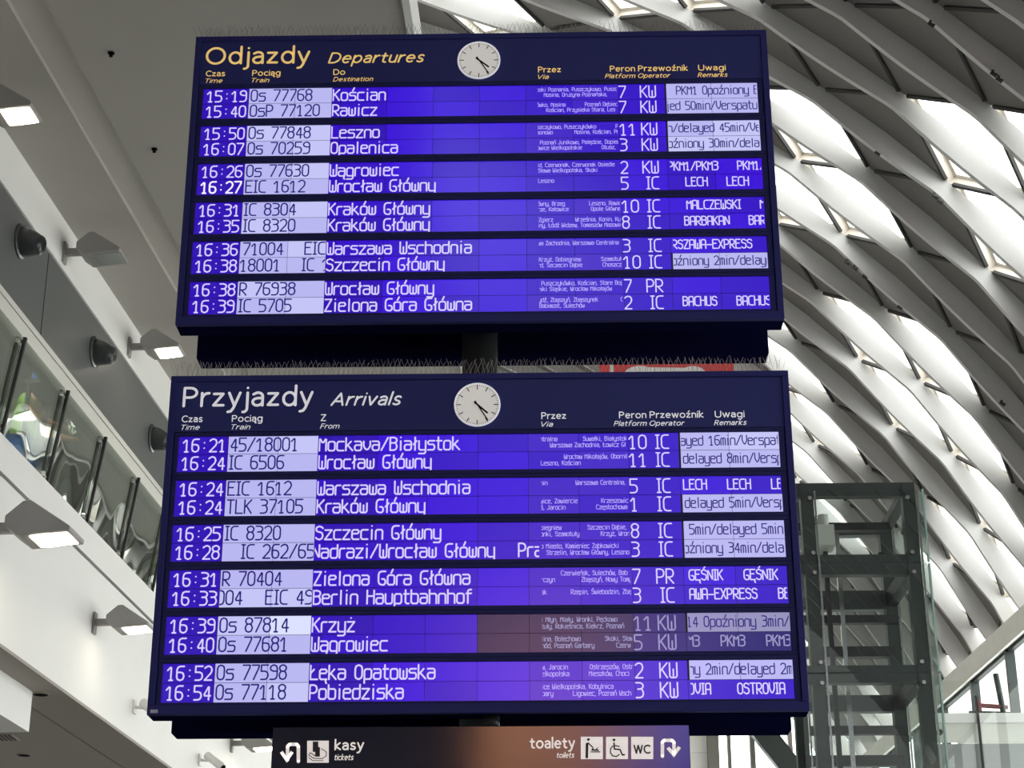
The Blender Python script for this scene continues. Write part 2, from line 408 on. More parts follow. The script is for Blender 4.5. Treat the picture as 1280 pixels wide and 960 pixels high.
def clip_poly(poly, u0, u1):
    for (lim, sgn) in ((u0, 1), (u1, -1)):
        if lim is None: continue
        res = []
        for i in range(len(poly)):
            a, c = poly[i], poly[(i+1) % len(poly)]
            da, dc = sgn*(a[0]-lim), sgn*(c[0]-lim)
            if da >= 0: res.append(a)
            if (da >= 0) != (dc >= 0):
                t = da/(da-dc); res.append((lim, a[1]+(c[1]-a[1])*t))
        poly = res
        if len(poly) < 3: return []
    return poly
def stroke_polys(lines, wd):
    out = []
    for ln in lines:
        for i, p in enumerate(ln):
            out.append([(p.x+wd/2*math.cos(a), p.y+wd/2*math.sin(a)) for a in [math.pi/8+math.pi/4*q for q in range(8)]])
            if i+1 < len(ln):
                q = ln[i+1]; d = q-p
                if d.length < 1e-6: continue
                nrm = Vector((-d.y, d.x)).normalized()*wd/2
                out.append([tuple(p-nrm), tuple(q-nrm), tuple(q+nrm), tuple(p+nrm)])
    return out
def led(b, txt, x0, zb, cap, sx, stroke, gap=1.35, y=0, clip=(None, None), x1=None, align=None):
    u = cap/7.0
    def width(): 
        t = 0
        for ch in txt: t += NARROW.get(ch, 4)+gap
        return t-gap
    if x1 is not None: sx = (x1-x0)/(width()*u)
    if align == 'r': x0 = x0-width()*u*sx
    x = x0
    for ch in txt:
        L = [[Vector((x+p.x*u*sx, zb+p.y*u)) for p in ln] for ln in glyph_lines(ch)]
        for poly in stroke_polys(L, stroke):
            poly = clip_poly(poly, *clip)
            if poly: b.quad(*[(p[0], y, p[1]) for p in poly])
        x += (NARROW.get(ch, 4)+gap)*u*sx
    return x
def _arc(cx, cy, rx, ry, a0, a1, n=14):
    return [(cx+rx*math.cos(math.radians(a0+(a1-a0)*i/n)), cy+ry*math.sin(math.radians(a0+(a1-a0)*i/n))) for i in range(n+1)]
XH = .71
_n = lambda x: [[(x, 0), (x, XH)], [(x, .40)]+_arc(x+.2, XH-.22, .2, .22, 165, 0, 9)+[(x+.4, 0)]]
_s = [[(.33, .63)]+_arc(.2, .53, .16, .18, 60, 250, 9)+[(.24, .33)]+_arc(.18, .17, .18, .165, 60, -150, 9)]
SG = {   # smooth sans strokes: (polylines, advance)
'O': ([_arc(.38, .5, .38, .5, 0, 360, 36)], .76), 'D': ([[(0, 0), (0, 1), (.22, 1)]+_arc(.22, .5, .40, .5, 90, -90, 18)+[(0, 0)]], .62),
'P': ([[(0, 0), (0, 1), (.22, 1)]+_arc(.22, .735, .27, .265, 90, -90, 14)+[(0, .47)]], .49), 'R': ([[(0, 0), (0, 1), (.2, 1)]+_arc(.2, .74, .26, .26, 90, -90, 14)+[(0, .48)], [(.22, .48), (.5, 0)]], .5),
'A': ([[(0, 0), (.32, 1), (.64, 0)], [(.1, .32), (.54, .32)]], .64), 'C': ([_arc(.38, .5, .38, .5, 52, 308, 24)], .6), 'T': ([[(0, 1), (.58, 1)], [(.29, 1), (.29, 0)]], .58),
'U': ([[(0, 1), (0, .3)]+_arc(.29, .29, .29, .29, 180, 360, 14)+[(.58, .3), (.58, 1)]], .58), 'V': ([[(0, 1), (.31, 0), (.62, 1)]], .62), 'Z': ([[(0, 1), (.5, 1), (0, 0), (.52, 0)]], .52),
'F': ([[(0, 0), (0, 1), (.44, 1)], [(0, .5), (.4, .5)]], .44), 'W': ([[(0, 1), (.22, 0), (.44, 1), (.66, 0), (.88, 1)]], .88),
'a': ([[(.02, .62)]+_arc(.20, .49, .19, .22, 110, 0, 9)+[(.39, 0)], [(.39, .42), (.24, .41)]+_arc(.19, .2, .19, .2, 95, 270, 10)+[(.28, .03), (.39, .14)]], .40),
'c': ([_arc(.26, XH/2, .26, XH/2, 55, 305, 16)], .40), 'd': ([_arc(.24, XH/2, .24, XH/2, 0, 360, 26), [(.48, 0), (.48, 1.07)]], .48), 'e': ([[(.01, .38), (.47, .38)]+_arc(.24, XH/2, .235, XH/2, 5, 310, 22)], .47),
'f': ([[(.36, 1.05)]+_arc(.26, .92, .14, .15, 75, 180, 7)+[(.12, 0)], [(0, .66), (.32, .66)]], .33), 'g': ([_arc(.24, XH/2, .24, XH/2, 0, 360, 24), [(.48, XH), (.48, -.1)]+_arc(.25, -.10, .23, .2, 0, -140, 9)], .48),
'i': ([[(0, 0), (0, XH)], [(0, .98), (0, .98)]], .0), 'j': ([[(.1, XH), (.1, -.12)]+_arc(-.05, -.14, .15, .17, 0, -95, 7), [(.1, .98), (.1, .98)]], .10), 'k': ([[(0, 0), (0, 1.07)], [(.36, XH), (.02, .36), (.40, 0)]], .40),
'l': ([[(0, 0), (0, 1.07)]], 0.0), 'm': (_n(0)+_n(.4)[1:], .8), 'n': (_n(0), .4), 'o': ([_arc(.26, XH/2, .26, XH/2, 0, 360, 28)], .52), 'p': ([[(0, -.3), (0, XH)], _arc(.24, XH/2, .24, XH/2, 0, 360, 26)], .48),
'r': ([[(0, 0), (0, XH)], [(0, .42), (.07, .6), (.17, .69), (.28, .70)]], .26), 's': (_s, .36), 't': ([[(.12, .92), (.12, .18)]+_arc(.27, .16, .15, .15, 180, 285, 8), [(-.02, .66), (.31, .66)]], .31),
'u': ([[(0, XH), (0, .24)]+_arc(.2, .22, .2, .22, 180, 350, 10)+[(.4, .3)], [(.4, XH), (.4, 0)]], .4), 'v': ([[(0, XH), (.22, 0), (.44, XH)]], .44), 'w': ([[(0, XH), (.17, 0), (.34, XH), (.51, 0), (.68, XH)]], .68),
'y': ([[(0, XH), (.22, .03)], [(.44, XH), (.19, -.12), (.10, -.27), (-.02, -.30)]], .42), 'z': ([[(0, .66), (.37, .66), (0, .03), (.39, .03)]], .39)}
SG['ą'] = (SG['a'][0]+[[(.39, 0), (.31, -.14), (.36, -.24), (.46, -.23)]], .40); SG['ź'] = (SG['z'][0]+[[(.17, .88), (.29, 1.08)]], .39)
def text_mesh(txt, x0, x1, zb, cap, y, parent, m, name='lettering', shear=0, bold=0, weight=.135):
    adv = 0; gaps = .215
    lines = []
    for ch in txt:
        L, wd = SG[ch]
        lines += [[(adv+px, py) for px, py in ln] for ln in L]; adv += wd+gaps
    adv -= gaps
    lo = min(p[0]+p[1]*shear for ln in lines for p in ln); hi = max(p[0]+p[1]*shear for ln in lines for p in ln)
    st = (weight+bold)*cap; k = (x1-x0-st)/(hi-lo)
    L = [[Vector((x0+st/2+(px+py*shear-lo)*k, zb+st/2*(1-2*max(0, min(1, py)))+py*cap)) for px, py in ln] for ln in lines]
    b = MB()
    for i, poly in enumerate(stroke_polys(L, st)):
        ar = sum(poly[q-1][0]*poly[q][1]-poly[q][0]*poly[q-1][1] for q in range(len(poly)))
        if ar < 0: poly = poly[::-1]        # face the viewer side
        b.quad(*[(p[0], y-(i % 12)*4e-5, p[1]) for p in poly])
    return b.build(name, m, parent, fix=False)

# ------------------------------------------------------------ information boards
BW, BH, BD = 4.2, 2.325, .20
BX = -.418
LEDW = S(214, 204, 255)
def emis(name, col, st=1.0):
    return mat(name, (.01, .01, .015), .2, spec=.55, emit=col, estr=st)
SCR = [emis('blue_screen', S(50, 4, 196)), emis('blue_screen_bright', S(56, 4, 214)), emis('blue_screen_deep', S(46, 6, 178)), emis('blue_screen_violet', S(60, 22, 196)), emis('dim_screen', S(38, 32, 78)), emis('dim_blue_screen', S(30, 26, 104))]
INV = [emis('lit_white_screen', S(184, 182, 240)), emis('lit_white_screen_pale', S(196, 196, 246)), emis('lit_white_screen_bright', S(218, 224, 255)), emis('dim_white_screen', S(146, 143, 184))]
M_led = emis('lit_led_lettering', LEDW); M_leds = emis('lit_small_led_lettering', S(176, 160, 246)); M_ledb = emis('bright_led_lettering', S(245, 238, 255))
M_ledim = emis('dim_led_lettering', S(150, 146, 190)); M_leddk = emis('dark_led_lettering', S(36, 30, 118))
UB = [.08+.336*i for i in range(13)]
def display(name, label, z0, title, tbox, sub, sbox, heads, rows, mlet, dest_head, dim_row=None, dial_dz=0):
    root = thing(name, label, 'departure board', (BX, 11.45, z0))
    X = lambda u: u-BW/2
    Z = lambda v: BH-v
    b = MB(); b.box(-BW/2, BW/2, .03, BD, 0, BH); b.build('housing', M_navyd, root, bevel=.006)
    b = MB()
    for (a, c, d, e) in ((0, BW, 0, .042), (0, BW, BH-.06, BH), (0, .045, .042, BH-.06), (BW-.045, BW, .042, BH-.06)):
        b.box(X(a), X(c), 0, .05, Z(e), Z(d))
    b.build('frame', M_navy, root, bevel=.004)
    b = MB(); b.box(X(.047), X(BW-.047), .012, .05, Z(.405), Z(.044)); hp = b.build('header_panel', M_header, root)
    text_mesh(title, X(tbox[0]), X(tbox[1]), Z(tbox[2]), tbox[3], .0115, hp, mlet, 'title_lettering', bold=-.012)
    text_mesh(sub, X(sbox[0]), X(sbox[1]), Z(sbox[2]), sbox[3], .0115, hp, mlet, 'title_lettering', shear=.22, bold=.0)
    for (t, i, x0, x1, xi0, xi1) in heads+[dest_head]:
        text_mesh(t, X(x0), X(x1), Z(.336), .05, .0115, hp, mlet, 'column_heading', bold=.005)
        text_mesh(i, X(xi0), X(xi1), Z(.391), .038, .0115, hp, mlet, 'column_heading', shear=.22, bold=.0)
    # clock
    cx, cz, R = X(2.09), Z(.229), .157
    def disc(b, r, y0, y1, n=48, cx=cx, cz=cz):
        b.prism([(cx+r*math.cos(2*math.pi*i/n), y0, cz+r*math.sin(2*math.pi*i/n)) for i in range(n)], (0, y1-y0, 0))
    b = MB(); disc(b, R-.006, .004, .012); ck = b.build('clock', mat('clock_dial', S(214, 212, 206), .5, emit=S(214, 212, 206), estr=.45), root)
    b = MB(); n = 64
    for i in range(n):
        a0, a1 = 2*math.pi*i/n, 2*math.pi*(i+1)/n
        q = lambda a, r, y: (cx+r*math.cos(a), y, cz+r*math.sin(a))
        b.hexa([q(a0, R-.008, .012), q(a1, R-.008, .012), q(a1, R, .012), q(a0, R, .012), q(a0, R-.008, -.002), q(a1, R-.008, -.002), q(a1, R, .0), q(a0, R, .0)])
    b.build('clock_rim', M_wlet, ck)
    b = MB()
    for i in range(60):
        a = 2*math.pi*i/60; l, wd = (.034, .007) if i % 5 == 0 else (.012, .0025)
        d = Vector((math.sin(a), 0, math.cos(a))); c = Vector((cx, .003, cz))
        b.bar(c+d*(R-.012-l), c+d*(R-.012), wd, .001, up=Vector((0, 1, 0)))
    b.build('hour_markers', mat('clock_marker_grey', (.09, .09, .09), .6), ck)
    for (ang, l, tail, wd, nm) in ((130 if dial_dz == 0 else 132, .095, .028, .012, 'hour_hand'), (148, .135, .03, .008, 'minute_hand')):
        a = math.radians(ang); d = Vector((math.sin(a), 0, math.cos(a))); c = Vector((cx, -.0 if nm == 'hour_hand' else -.003, cz))
        b = MB(); b.bar(c-d*tail, c+d*l, wd, .002, up=Vector((0, 1, 0))); b.build(nm, M_black, ck)
    # rows
    rr = random.Random(len(title))
    for i, row in enumerate(rows):
        v0 = .438+.3107*i; v1 = v0+.254
        t = v0-.028; e = v1+.028
        b = MB()
        for (a, c, d, f) in ((.05, BW-.05, t, v0), (.05, BW-.05, v1, e), (.05, .08, v0, v1), (UB[12], BW-.05, v0, v1)):
            b.box(X(a), X(c), .008, .05, Z(f), Z(d))
        rp = b.build('display_row', M_bezel, root, bevel=.003)
        b = MB(); b.box(X(.078), X(UB[12]+.002), .026, .05, Z(v1+.002), Z(v0-.002)); b.build('screen_backing', M_back, rp)
        fields = {f: MB() for f in ('time_screen', 'train_screen', 'destination_screen', 'via_screen', 'platform_screen', 'remarks_screen')}
        for ln in (0, 1):
            rw = row[ln]
            d0 = v0+.127*ln; d1 = d0+.1265
            gapv = .0012
            for mdl in range(12):
                a, c = UB[mdl]+.0012, UB[mdl+1]-.0012
                spans = [(a, c, 0)]
                fld = 'time_screen' if mdl == 0 else 'destination_screen' if mdl < 7 else 'via_screen' if mdl < 9 else 'platform_screen' if mdl == 9 else 'remarks_screen'
                if mdl == 0: spans = [(a, .413, 0)]
                if mdl == 1: spans = [(.4165, c, 1)]
                if mdl == 2: spans = [(a, 1.020, 1), (1.022, c, 0)]
                if mdl >= 10 and rw[7]: spans = [(max(a, 3.452), c, 1)]
                for (s0, s1, k) in spans:
                    P4 = [(X(s0), .020, Z(d1-gapv)), (X(s1), .020, Z(d1-gapv)), (X(s1), .020, Z(d0+gapv)), (X(s0), .020, Z(d0+gapv))]
                    if k == 0:
                        if mdl in (0, 1): mm = 2
                        elif mdl in (2, 3): mm = rr.choice((0, 2))
                        elif mdl in (4, 5, 6): mm = rr.choice((1, 1, 0))
                        elif mdl in (7, 8): mm = rr.choice((3, 0))
                        else: mm = rr.choice((0, 1, 0))
                        if dim_row == i and mdl >= 6: mm = 4 if mdl < 9 else 5
                    else:
                        mm = 6+(rr.choice((0, 0, 1)) if not (dim_row == i and mdl == 2 and ln == 0) else 2)
                        if dim_row == i and mdl > 9: mm = 9
                    fields['train_screen' if k and mdl < 3 else fld].quad(*P4, m=mm)
        for f, q in fields.items(): q.build(f, SCR+INV, rp, fix=False)
        for ln in (0, 1):
            T = MB(); TR = MB(); D = MB(); V = MB(); PO = MB(); OPL = MB(); RM = MB(); RI = MB(); TB = MB()
            time, train, dest, v1t, v2t, plat, op, rinv, rem, rx = row[ln][:10]
            d0 = v0+.127*ln; zb = Z(d0+.108); y = .018
            bold = time.startswith('*'); time = time.strip('*')
            led(TB if bold else T, time[:2]+':'+time[3:], X(.112), zb, .090, 1, .0105 if not bold else .0125, y=y, x1=X(.396))
            tx = .432 if not isinstance(train, tuple) else train[1]; tr = train if not isinstance(train, tuple) else train[0]
            led(TR, tr, X(tx), zb+.002, .093, .83, .0105, y=y, clip=(X(.418), X(1.018)), gap=1.3)
            dx = 1.03 if not isinstance(dest, tuple) else dest[1]; de = dest if not isinstance(dest, tuple) else dest[0]
            led(D, de, X(dx), zb, .090, .865, .0112, y=y, clip=(X(1.026), X(2.50)), gap=1.35)
            for q, vt in enumerate((v1t, v2t)):
                if vt: 
                    led(V, vt, X(2.518-(.006 if vt[0].islower() else 0)), Z(d0+.053+.044*q), .030, .86, .0046, y=y, clip=(X(2.516), X(3.093)), gap=1.2)
            if len(plat) == 1: led(PO, plat, X(3.108), zb-.004, .095, .85, .0095, y=y)
            else: led(PO, plat, X(3.108), zb-.004, .095, .85, .0095, y=y, x1=X(3.222))
            led(OPL, op, X(3.372), zb-.004, .095, .85, .0095, y=y, align='r')
            led(RI if rinv else RM, rem, X(rx), Z(d0+.092), .068, .775 if rinv else .79, .0078 if rinv else .0088, y=y, clip=(X(3.456), X(4.104)), gap=1.25)
            dm = dim_row == i
            for (bb, nm, mm) in ((T, 'time_lettering', M_led), (TB, 'time_lettering', M_ledb), (TR, 'train_lettering', M_leddk), (D, 'destination_lettering', M_led),
                                 (V, 'via_lettering', M_ledim if dm else M_leds), (PO, 'platform_lettering', M_ledim if dm else M_led), (OPL, 'operator_lettering', M_ledim if dm else M_led), (RM, 'remarks_lettering', M_ledim if dm else M_led), (RI, 'remarks_lettering', M_leddk)):
                if bb.v: bb.build(nm, mm, rp, fix=False)
    # bird spikes along the top
    for s in range(6):
        b = MB(); x0 = -BW/2+BW*s/6; L = BW/6
        b.box(x0+.005, x0+L-.005, .07, .10, BH, BH+.006)
        x = x0+.012
        while x < x0+L-.01:
            for (dx, dy) in ((-.045, -.02), (.012, .03), (.05, -.005)):
                a = Vector((x, .085, BH+.004)); e = a+Vector((dx+rr.uniform(-.012, .012), dy, .125+rr.uniform(-.015, .012)))
                b.bar(a, e, .0018)
            x += .034
        b.build('bird_spikes', M_wire, root)
    # back unit of the double sided display is a separate thing
    return root
HEADS = [('Czas', 'Time', .09, .232, .092, .216), ('Pociąg', 'Train', .43, .638, .43, .56), ('Przez', 'Via', 2.522, 2.69, 2.522, 2.602), ('Peron', 'Platform', 3.046, 3.23, 3.008, 3.232),
         ('Przewoźnik', 'Operator', 3.252, 3.615, 3.25, 3.486), ('Uwagi', 'Remarks', 3.69, 3.89, 3.682, 3.902)]
# time, train, destination, via lines, platform, operator, remarks inverted, remarks, remarks x
R1 = [
 (('15:19', 'Os 77768', 'Kościan', 'oski Poznania, Puszczykowo, Puszcz', '   Mosina, Drużyna Poznańska, ', '7', 'KW', 1, 'PKM1 Opoźniony Ex', 3.525),
  ('15:40', 'OsP 77120', 'Rawicz', 'ówko, Mosina         Poznań Dębiec', '    Kościan, Przysieka Stara, Les', '7', 'KW', 1, 'jed 50min/Verspatun', 3.452)),
 (('15:50', 'Os 77848', 'Leszno', 'szczykowo, Puszczykówko         Pu', 'sonowo          Mosina, Kościan, Prz', '11', 'KW', 1, 'h/delayed 45min/Ver', 3.452),
  ('16:07', 'Os 70259', 'Opalenica', ' Poznań Junikowo, Palędzie, Dopiew', 'owice Wielkopolskie         Otusz,', '3', 'KW', 1, 'oźniony 30min/delay', 3.450)),
 (('16:26', 'Os 77630', 'Wągrowiec', 'id, Czerwonak, Czerwonak Osiedle', 'Sława Wielkopolska, Skoki', '2', 'KW', 0, 'PKM1/PKM3    PKM1/P', 3.445),
  ('*16:27', 'EIC 1612', 'Wrocław Główny', 'Leszno', '', '5', 'IC', 0, 'LECH    LECH', 3.565)),
 (('16:31', 'IC 8304', 'Kraków Główny', 'ówny, Brzeg           Leszno, Rawicz', 'rze, Katowice          Opole Główne', '10', 'IC', 0, 'MALCZEWSKI    MAL', 3.565),
  ('16:35', 'IC 8320', 'Kraków Główny', 'Zgierz          Września, Konin, Kut', 'iny, Łódź Widzew, Tomaszów Mazowie', '8', 'IC', 0, 'BARBAKAN    BARBA', 3.545)),
 (('16:36', ('71004   EIC', .44), 'Warszawa Wschodnia', 'wa Zachodnia, Warszawa Centralna', '', '3', 'IC', 0, 'RSZAWA-EXPRESS', 3.452),
  ('16:38', ('18001   IC 1', .425), 'Szczecin Główny', 'Krzyż, Dobiegniew         Szamotuły', 'rd, Szczecin Dąbie         Choszczno', '10', 'IC', 1, 'oźniony 2min/delaye', 3.446)),
 (('16:38', 'R 76938', 'Wrocław Główny', ' Puszczykówko, Kościan, Stare Boja', 'niki Śląskie, Wrocław Mikołajów', '7', 'PR', 0, '', 3.5),
  ('16:39', 'IC 5705', 'Zielona Góra Główna', 'ydź, Zbąszyń, Zbąszynek          Cz', 'Babimost, Sulechów', '2', 'IC', 0, 'BACHUS    BACHUS', 3.51))]
R2 = [
 (('16:21', ('45/18001   I', .432), 'Mockava/Białystok', 'ntralna           Suwałki, Białystok,', '    Warszawa Zachodnia, Łowicz Gł', '10', 'IC', 1, 'ayed 16min/Verspat', 3.454),
  ('16:24', 'IC 6506', 'Wrocław Główny', '          Wrocław Mikołajów, Oborniki', 'Leszno, Kościan', '11', 'IC', 1, 'delayed 8min/Verspa', 3.468)),
 (('16:24', 'EIC 1612', 'Warszawa Wschodnia', 'nin            Warszawa Centralna, W', '', '5', 'IC', 0, 'LECH    LECH    LECH', 3.462),
  ('16:24', 'TLK 37105', 'Kraków Główny', 'wice, Zawiercie          Krzeszowice', 'ś, Jarocin             Częstochowa St', '1', 'IC', 1, 'delayed 5min/Verspa', 3.468)),
 (('16:25', 'IC 8320', 'Szczecin Główny', 'biegniew           Szczecin Dąbie, S', 'onki, Szamotuły         Krzyż, Wron', '8', 'IC', 1, '5min/delayed 5min/', 3.49),
  ('16:28', ('IC 262/650', .545), ('Nadrazi/Wrocław Główny   Praha', 1.012), 'o Miasto, Kamieniec Ząbkowicki', '  Strzelin, Wrocław Główny, Leszno', '3', 'IC', 1, 'oźniony 34min/dela', 3.448)),
 (('16:31', 'R 70404', 'Zielona Góra Główna', '        Czerwieńsk, Sulechów, Bab', 'rczyn           Zbąszyń, Nowy Tomy', '7', 'PR', 0, 'GĘŚNIK    GĘŚNIK', 3.475),
  ('16:33', ('004   EIC 49', .402), 'Berlin Hauptbahnhof', 'sk          Rzepin, Świebodzin, Zbąs', '', '3', 'IC', 0, 'AWA-EXPRESS    BER', 3.475)),
 (('16:39', 'Os 87814', 'Krzyż', 'i Młyn, Miały, Wronki, Pęckowo', 'tuły, Rokietnica, Kiekrz, Poznań', '11', 'KW', 1, '14 Opoźniony 3min/', 3.448),
  ('16:40', 'Os 77681', 'Wągrowiec', 'lina, Bolechowo          Skoki, Sław', 'hód, Poznań Garbary         Czerw', '5', 'KW', 0, 'M3    PKM3    PKM3', 3.452)),
 (('16:52', 'Os 77598', 'Łęka Opatowska', 'w, Jarocin         Ostrzeszów, Ostr', 'elkopolska        Mieszków, Choci', '2', 'KW', 1, 'ny 2min/delayed 2mi', 3.448),
  ('16:54', 'Os 77118', 'Pobiedziska', 'ice Wielkopolska, Kobylnica', 'bary        Ligowiec, Poznań Wsch', '3', 'KW', 0, 'OVIA     OSTROVIA', 3.445))]
ZB1, ZB2 = 1.6+5.096, 1.6+2.389
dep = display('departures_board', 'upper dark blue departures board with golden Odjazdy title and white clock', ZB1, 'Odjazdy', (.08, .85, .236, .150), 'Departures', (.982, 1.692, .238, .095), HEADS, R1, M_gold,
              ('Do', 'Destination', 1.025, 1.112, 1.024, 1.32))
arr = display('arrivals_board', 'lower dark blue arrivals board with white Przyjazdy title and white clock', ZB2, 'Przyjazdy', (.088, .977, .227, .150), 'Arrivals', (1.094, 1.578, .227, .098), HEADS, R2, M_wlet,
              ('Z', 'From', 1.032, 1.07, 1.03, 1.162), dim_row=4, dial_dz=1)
arr['category'] = 'arrivals board'
b = MB(); b.box(-2.078, -2.03, -.001, .002, .012, .034); b.build('maker_sticker', mat('pale_sticker', S(170, 170, 185), .5, noise=.5, nscale=120), arr)
for (z0, lab) in ((ZB1, 'plain dark navy back of the display standing behind the departures board'), (ZB2, 'plain dark navy back of the display standing behind the arrivals board')):
    t = thing('rear_display', lab, 'display', (BX, 12.05, z0))
    b = MB(); b.box(-2.06, 2.06, 0, .2, 0, BH-.02); b.build('housing', M_navyd, t, bevel=.006)
    b = MB()
    for zz in (.5, 1.15, 1.8): b.box(-2.0, 2.0, -.012, 0, zz, zz+.02)
    b.build('back_rib', M_navyd, t)

# ------------------------------------------------------------ mast
mx = onY(600, 440, 11.85).x
mast = thing('mast', 'thick dark steel mast carrying the two boards and the direction sign', 'mast', (mx, 11.85, 0))
b = MB(); b.tube([(0, 0, .03), (0, 0, ZB1+BH-.1)], .125, 32); b.build('pole', M_mast, mast, smooth=True)
b = MB(); b.box(-.25, .25, -.25, .25, 0, .03); b.build('base_plate', M_mast, mast)
for z0 in (ZB1, ZB2):
    for dz in (.35, 1.9):
        b = MB(); b.box(-.7, .7, -.198, .198, z0+dz, z0+dz+.09); b.build('cross_arm', M_mast, mast)

# ------------------------------------------------------------ direction sign
SY = 11.47
sTL = onY(341, 908.5, SY); sTR = onY(861.5, 906.5, SY)
SW = sTR.x-sTL.x; szt = (sTL.z+sTR.z)/2; SHt = .62
M_sign = mat('glossy_navy_sign', S(24, 26, 48), .09, spec=.5, bump=.02, nscale=3)
sign = thing('direction_sign', 'glossy dark navy kasy and toalety direction sign hanging under the arrivals board', 'sign', ((sTL.x+sTR.x)/2, SY, szt-SHt))
b = MB(); b.box(-SW/2, SW/2, 0, .16, 0, SHt); b.build('panel', M_sign, sign, bevel=.004)
b = MB(); xs = onY(616, 900, 11.6).x-sign.location.x; b.tube([(xs, .1, SHt), (xs, .1, ZB2-szt+SHt)], .045, 16); b.build('hanger_tube', M_mast, sign, smooth=True)
b = MB(); b.box(xs-.06, -.1, .16, .25, .2, .5); b.build('mast_bracket', M_mast, sign)
sl = lambda px, py: (lambda P: (P.x-sign.location.x, P.z-sign.location.z))(onY(px, py, SY))
M_sgl = mat('white_sign_film', S(226, 222, 218), .5, emit=S(226, 216, 210), estr=.62)  # glow added so the sign's white film reads brighter
M_sgd = mat('dark_sign_film', S(40, 38, 48), .5)
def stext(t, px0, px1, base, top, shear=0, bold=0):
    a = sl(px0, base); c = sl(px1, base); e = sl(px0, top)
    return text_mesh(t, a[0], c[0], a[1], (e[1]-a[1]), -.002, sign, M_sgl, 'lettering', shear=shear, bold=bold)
stext('kasy', 418, 455, 938, 924.5, bold=.02); stext('tickets', 418, 442, 950.5, 943, shear=.2)
stext('toalety', 662, 719, 936, 922, bold=.015); stext('toilets', 696, 718, 947.5, 940.5, shear=.2)
def spoly(b, pts, y=-.002):
    b.quad(*[(p[0], y, p[1]) for p in [sl(*q) for q in pts]])
def sline(b, pts, wpx, y=-.002):
    L = [[Vector(sl(*q)) for q in pts]]
    for poly in stroke_polys(L, wpx/195): b.quad(*[(p[0], y, p[1]) for p in poly])
b = MB(); sline(b, [(373, 952), (373, 933), (371, 930.5), (362, 930.5), (359.5, 933), (359.5, 950)], 4.2)
spoly(b, [(350, 941), (353.5, 938.5), (358.5, 946), (358.5, 952)]); spoly(b, [(358.5, 952), (358.5, 946), (363.5, 938.5), (367, 941)])
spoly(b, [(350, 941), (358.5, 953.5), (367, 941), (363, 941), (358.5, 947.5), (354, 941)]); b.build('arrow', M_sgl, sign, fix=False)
b = MB(); sline(b, [(828, 945.5), (828, 927.5), (830, 925.5), (840, 925.5), (842.5, 928), (842.5, 942)], 4.2)
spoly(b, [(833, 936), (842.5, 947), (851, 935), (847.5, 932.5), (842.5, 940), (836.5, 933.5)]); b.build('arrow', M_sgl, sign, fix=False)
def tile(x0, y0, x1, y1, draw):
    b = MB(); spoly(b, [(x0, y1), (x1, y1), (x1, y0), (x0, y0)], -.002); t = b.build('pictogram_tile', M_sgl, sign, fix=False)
    g = MB(); draw(g); g.build('pictogram', M_sgd, t, fix=False)
def circ(b, x, y, r, yy=-.004): spoly(b, [(x+r*math.cos(a*math.pi/6), y-r*math.sin(a*math.pi/6)) for a in range(12)], yy)
def d_ticket(g):
    spoly(g, [(391, 940), (398, 940), (398, 927), (391, 927)], -.004); spoly(g, [(394, 946), (400, 946), (400, 934), (394, 934)], -.0045)
    sline(g, [(386, 944), (392, 948), (403, 948.5), (408, 945), (408, 940), (402, 936)], 1.0, -.004); sline(g, [(386, 944), (388, 941), (394, 945)], 1.0, -.004); sline(g, [(386, 947), (391, 951), (404, 951)], .9, -.004)
def d_baby(g):
    circ(g, 735.5, 924.5, 1.7); sline(g, [(733.5, 946.5), (733.8, 930)], 3.2, -.004); sline(g, [(735.5, 929), (741, 934.5)], 1.5, -.004)
    sline(g, [(738.5, 940), (750, 940)], 1.3, -.004); sline(g, [(740, 937.5), (748, 938)], 1.8, -.004); circ(g, 741, 936.5, 1.2); sline(g, [(745, 937), (747.5, 934.5)], 1, -.004)
def d_chair(g):
    circ(g, 767.5, 925, 1.8); sline(g, [(767.5, 929), (768, 936.5), (775, 937), (778, 944), (780.5, 943.2)], 1.8, -.004); sline(g, [(768, 932), (774, 933)], 1.4, -.004)
    sline(g, [(766-0, 932.5), (763.2, 936), (763, 941), (766, 945), (770.5, 945.8), (774, 943.5)], 1.4, -.004)
def d_wc(g): pass
tile(384, 926, 411, 953.5, d_ticket); tile(726, 921, 753.5, 949, d_baby); tile(757.5, 921, 785, 949, d_chair)
b = MB(); spoly(b, [(789, 949), (816.5, 949), (816.5, 921), (789, 921)]); wt = b.build('pictogram_tile', M_sgl, sign, fix=False)
a = sl(792, 942.5); c = sl(813.5, 942.5); e = sl(792, 931); text_mesh('WC', a[0], c[0], a[1], e[1]-a[1], -.004, wt, M_sgd, 'pictogram', bold=.03)

